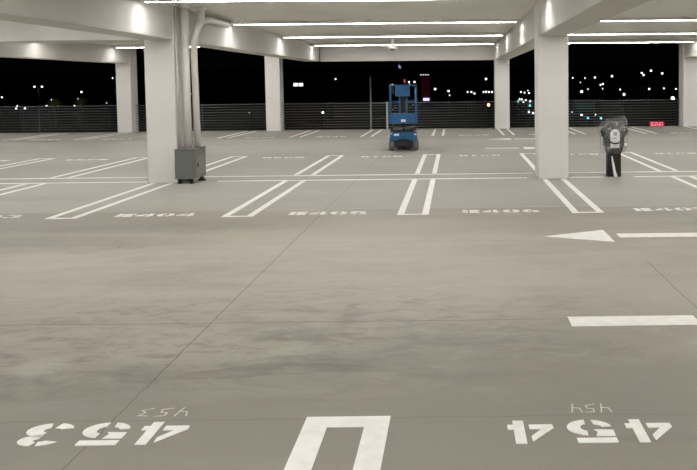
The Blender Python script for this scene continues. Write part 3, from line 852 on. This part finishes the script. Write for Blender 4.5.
def building(name, x, y, w, d, h, label):
    o = empty(name, (x, y, land(y)), label, 'building')
    mesh_obj('wall', B(-w / 2, w / 2, 0, d, 0, h), M_facade, o)
    mesh_obj('roof', B(-w / 2 - 0.3, w / 2 + 0.3, -0.3, d + 0.3, h, h + 0.4), M_darkpole, o)
    return o
b1 = building('office_building', -53.2, 260, 18, 12, 16.5, 'dark building with two lit windows, left of the blue lift')
for x in (-1.8, 0.0):
    mesh_obj('window', B(x - 0.75, x + 0.75, -0.1, 0.0, 13.0, 14.1), M_win, b1)
b2 = building('tower_building', -12.8, 330, 4.6, 5, 13.2, 'slim dark red lit building right of the blue lift')
mesh_obj('lit_wall', B(-1.9, 1.9, -0.15, 0.0, 3.0, 12.9), M_maroon, b2)
mesh_obj('shop_front', B(-1.1, 1.6, -0.8, -0.15, 2.4, 3.6), M_purple, b2)
for x in (-2.0, -0.9, 0.1, 1.2):
    mesh_obj('roof_light', lathe(bmesh.new(), [(0.1, 13.6), (0.28, 13.7), (0.28, 13.9), (0.1, 14.05)], x, 0.2, 10), M_win, b2, True)
b3 = building('low_building', 34.6, 200, 5.5, 5, 8.6, 'low teal lit building behind the railing right of the near right pillar')
mesh_obj('lit_wall', B(-2.0, 2.0, -0.15, 0.0, 6.2, 7.8), M_teal, b3)

s = empty('red_sign', (54.0, 200, land(200)), 'small glowing red sign low behind the railing at the right', 'sign')
mesh_obj('sign_post', B(-0.2, 0.2, 0.1, 0.4, 0, 1.6), M_darkpole, s)
mesh_obj('sign_box', B(-1.9, 1.9, -0.1, 0.3, 1.45, 2.85, 0.05), M_redp, s)
bm = bmesh.new()
for cx_, segs in ((-1.30, 'abcdefg'), (-0.30, 'abdeg'), (0.35, 'bcfg'), (1.15, 'abcdef')):
    S_ = {'a': (-.25, .25, .38, .48), 'g': (-.25, .25, -.05, .05), 'd': (-.25, .25, -.48, -.38), 'f': (-.3, -.2, 0, .45), 'b': (.2, .3, 0, .45), 'e': (-.3, -.2, -.45, 0), 'c': (.2, .3, -.45, 0)}
    for q_ in segs:
        a, b_, c_, d_ = S_[q_]
        box(bm, cx_ + a, cx_ + b_, -0.16, -0.1, 2.15 + c_, 2.15 + d_)
mesh_obj('sign_characters', bm, M_redl, s)
s = empty('screen', (-36.5, 500, land(500)), 'tiny blue lit screen high in the dark above the blue lift', 'screen')
mesh_obj('mast', B(-0.3, 0.3, 0.1, 0.6, 0, 9.0), M_darkpole, s)
bm = bmesh.new()
prism(bm, [(-0.8, -0.1), (0.8, -0.1), (0.8, 0.1), (-0.8, 0.1)], land(0) * 0, 2.0)
for v in bm.verts: v.co.z += 7.2 + (0.5 if v.co.x < 0 else -0.3) + 0 * v.co.y
mesh_obj('panel', bm, M_blueS, s).location = (0, 0, 12.0 - land(500) + 0 - 7.9 + 0.0)
s = empty('banner_sign', (-20.0, 300, land(300)), 'tiny red lit upright sign just above the blue lift', 'sign')
mesh_obj('mast', B(-0.15, 0.15, 0.1, 0.4, 0, 13.0), M_darkpole, s)
mesh_obj('panel', B(-0.3, 0.3, -0.1, 0.1, 1.9 - land(300), 3.3 - land(300)), M_redv, s)

# lit trees
M_leaf = mat('dim_foliage', (0.10, 0.11, 0.035), 0.9, vary=0.4, scale=2)
def tree(x, y, zc, r, label):
    o = empty('tree', (x, y, land(y)), label, 'tree')
    h = zc - land(y)
    mesh_obj('trunk', lathe(bmesh.new(), [(0.3, 0), (0.18, h)], seg=8), M_darkpole, o, True)
    bm = bmesh.new(); rn = random.Random(int(x))
    for i in range(160):
        v = Vector((rn.gauss(0, 1), rn.gauss(0, 1), rn.gauss(0, 1))).normalized() * r * rn.uniform(0.5, 1.0)
        v.x *= 1.5
        nrm = Vector((rn.gauss(0, 1), rn.gauss(0, 1), rn.gauss(0, 1))).normalized(); t1 = nrm.orthogonal().normalized(); t2 = nrm.cross(t1)
        c_ = Vector((0, 0, h)) + v; s_ = 0.35
        f = [bm.verts.new(c_ + t1 * s_), bm.verts.new(c_ + t2 * s_), bm.verts.new(c_ - t1 * s_), bm.verts.new(c_ - t2 * s_)]
        bm.faces.new(f)
    mesh_obj('foliage', bm, M_leaf, o)
    # unseen point light, without a lamp body, that shows the tree
    ld = bpy.data.lights.new('tree_light', 'POINT'); ld.energy = 60; ld.color = (1, 0.9, 0.6); ld.shadow_soft_size = 0.3
    lo_ = bpy.data.objects.new('tree_light', ld); COL.objects.link(lo_); lo_.location = (x + 1.0, y - 4.0, zc + 0.5)
tree(-138.2, 260, -4.0, 1.7, 'dimly lit tree in the leftmost opening, right of the twin-headed lamp')
tree(-128.9, 260, -3.4, 1.5, 'dimly lit tree in the leftmost opening, near the leftmost column')
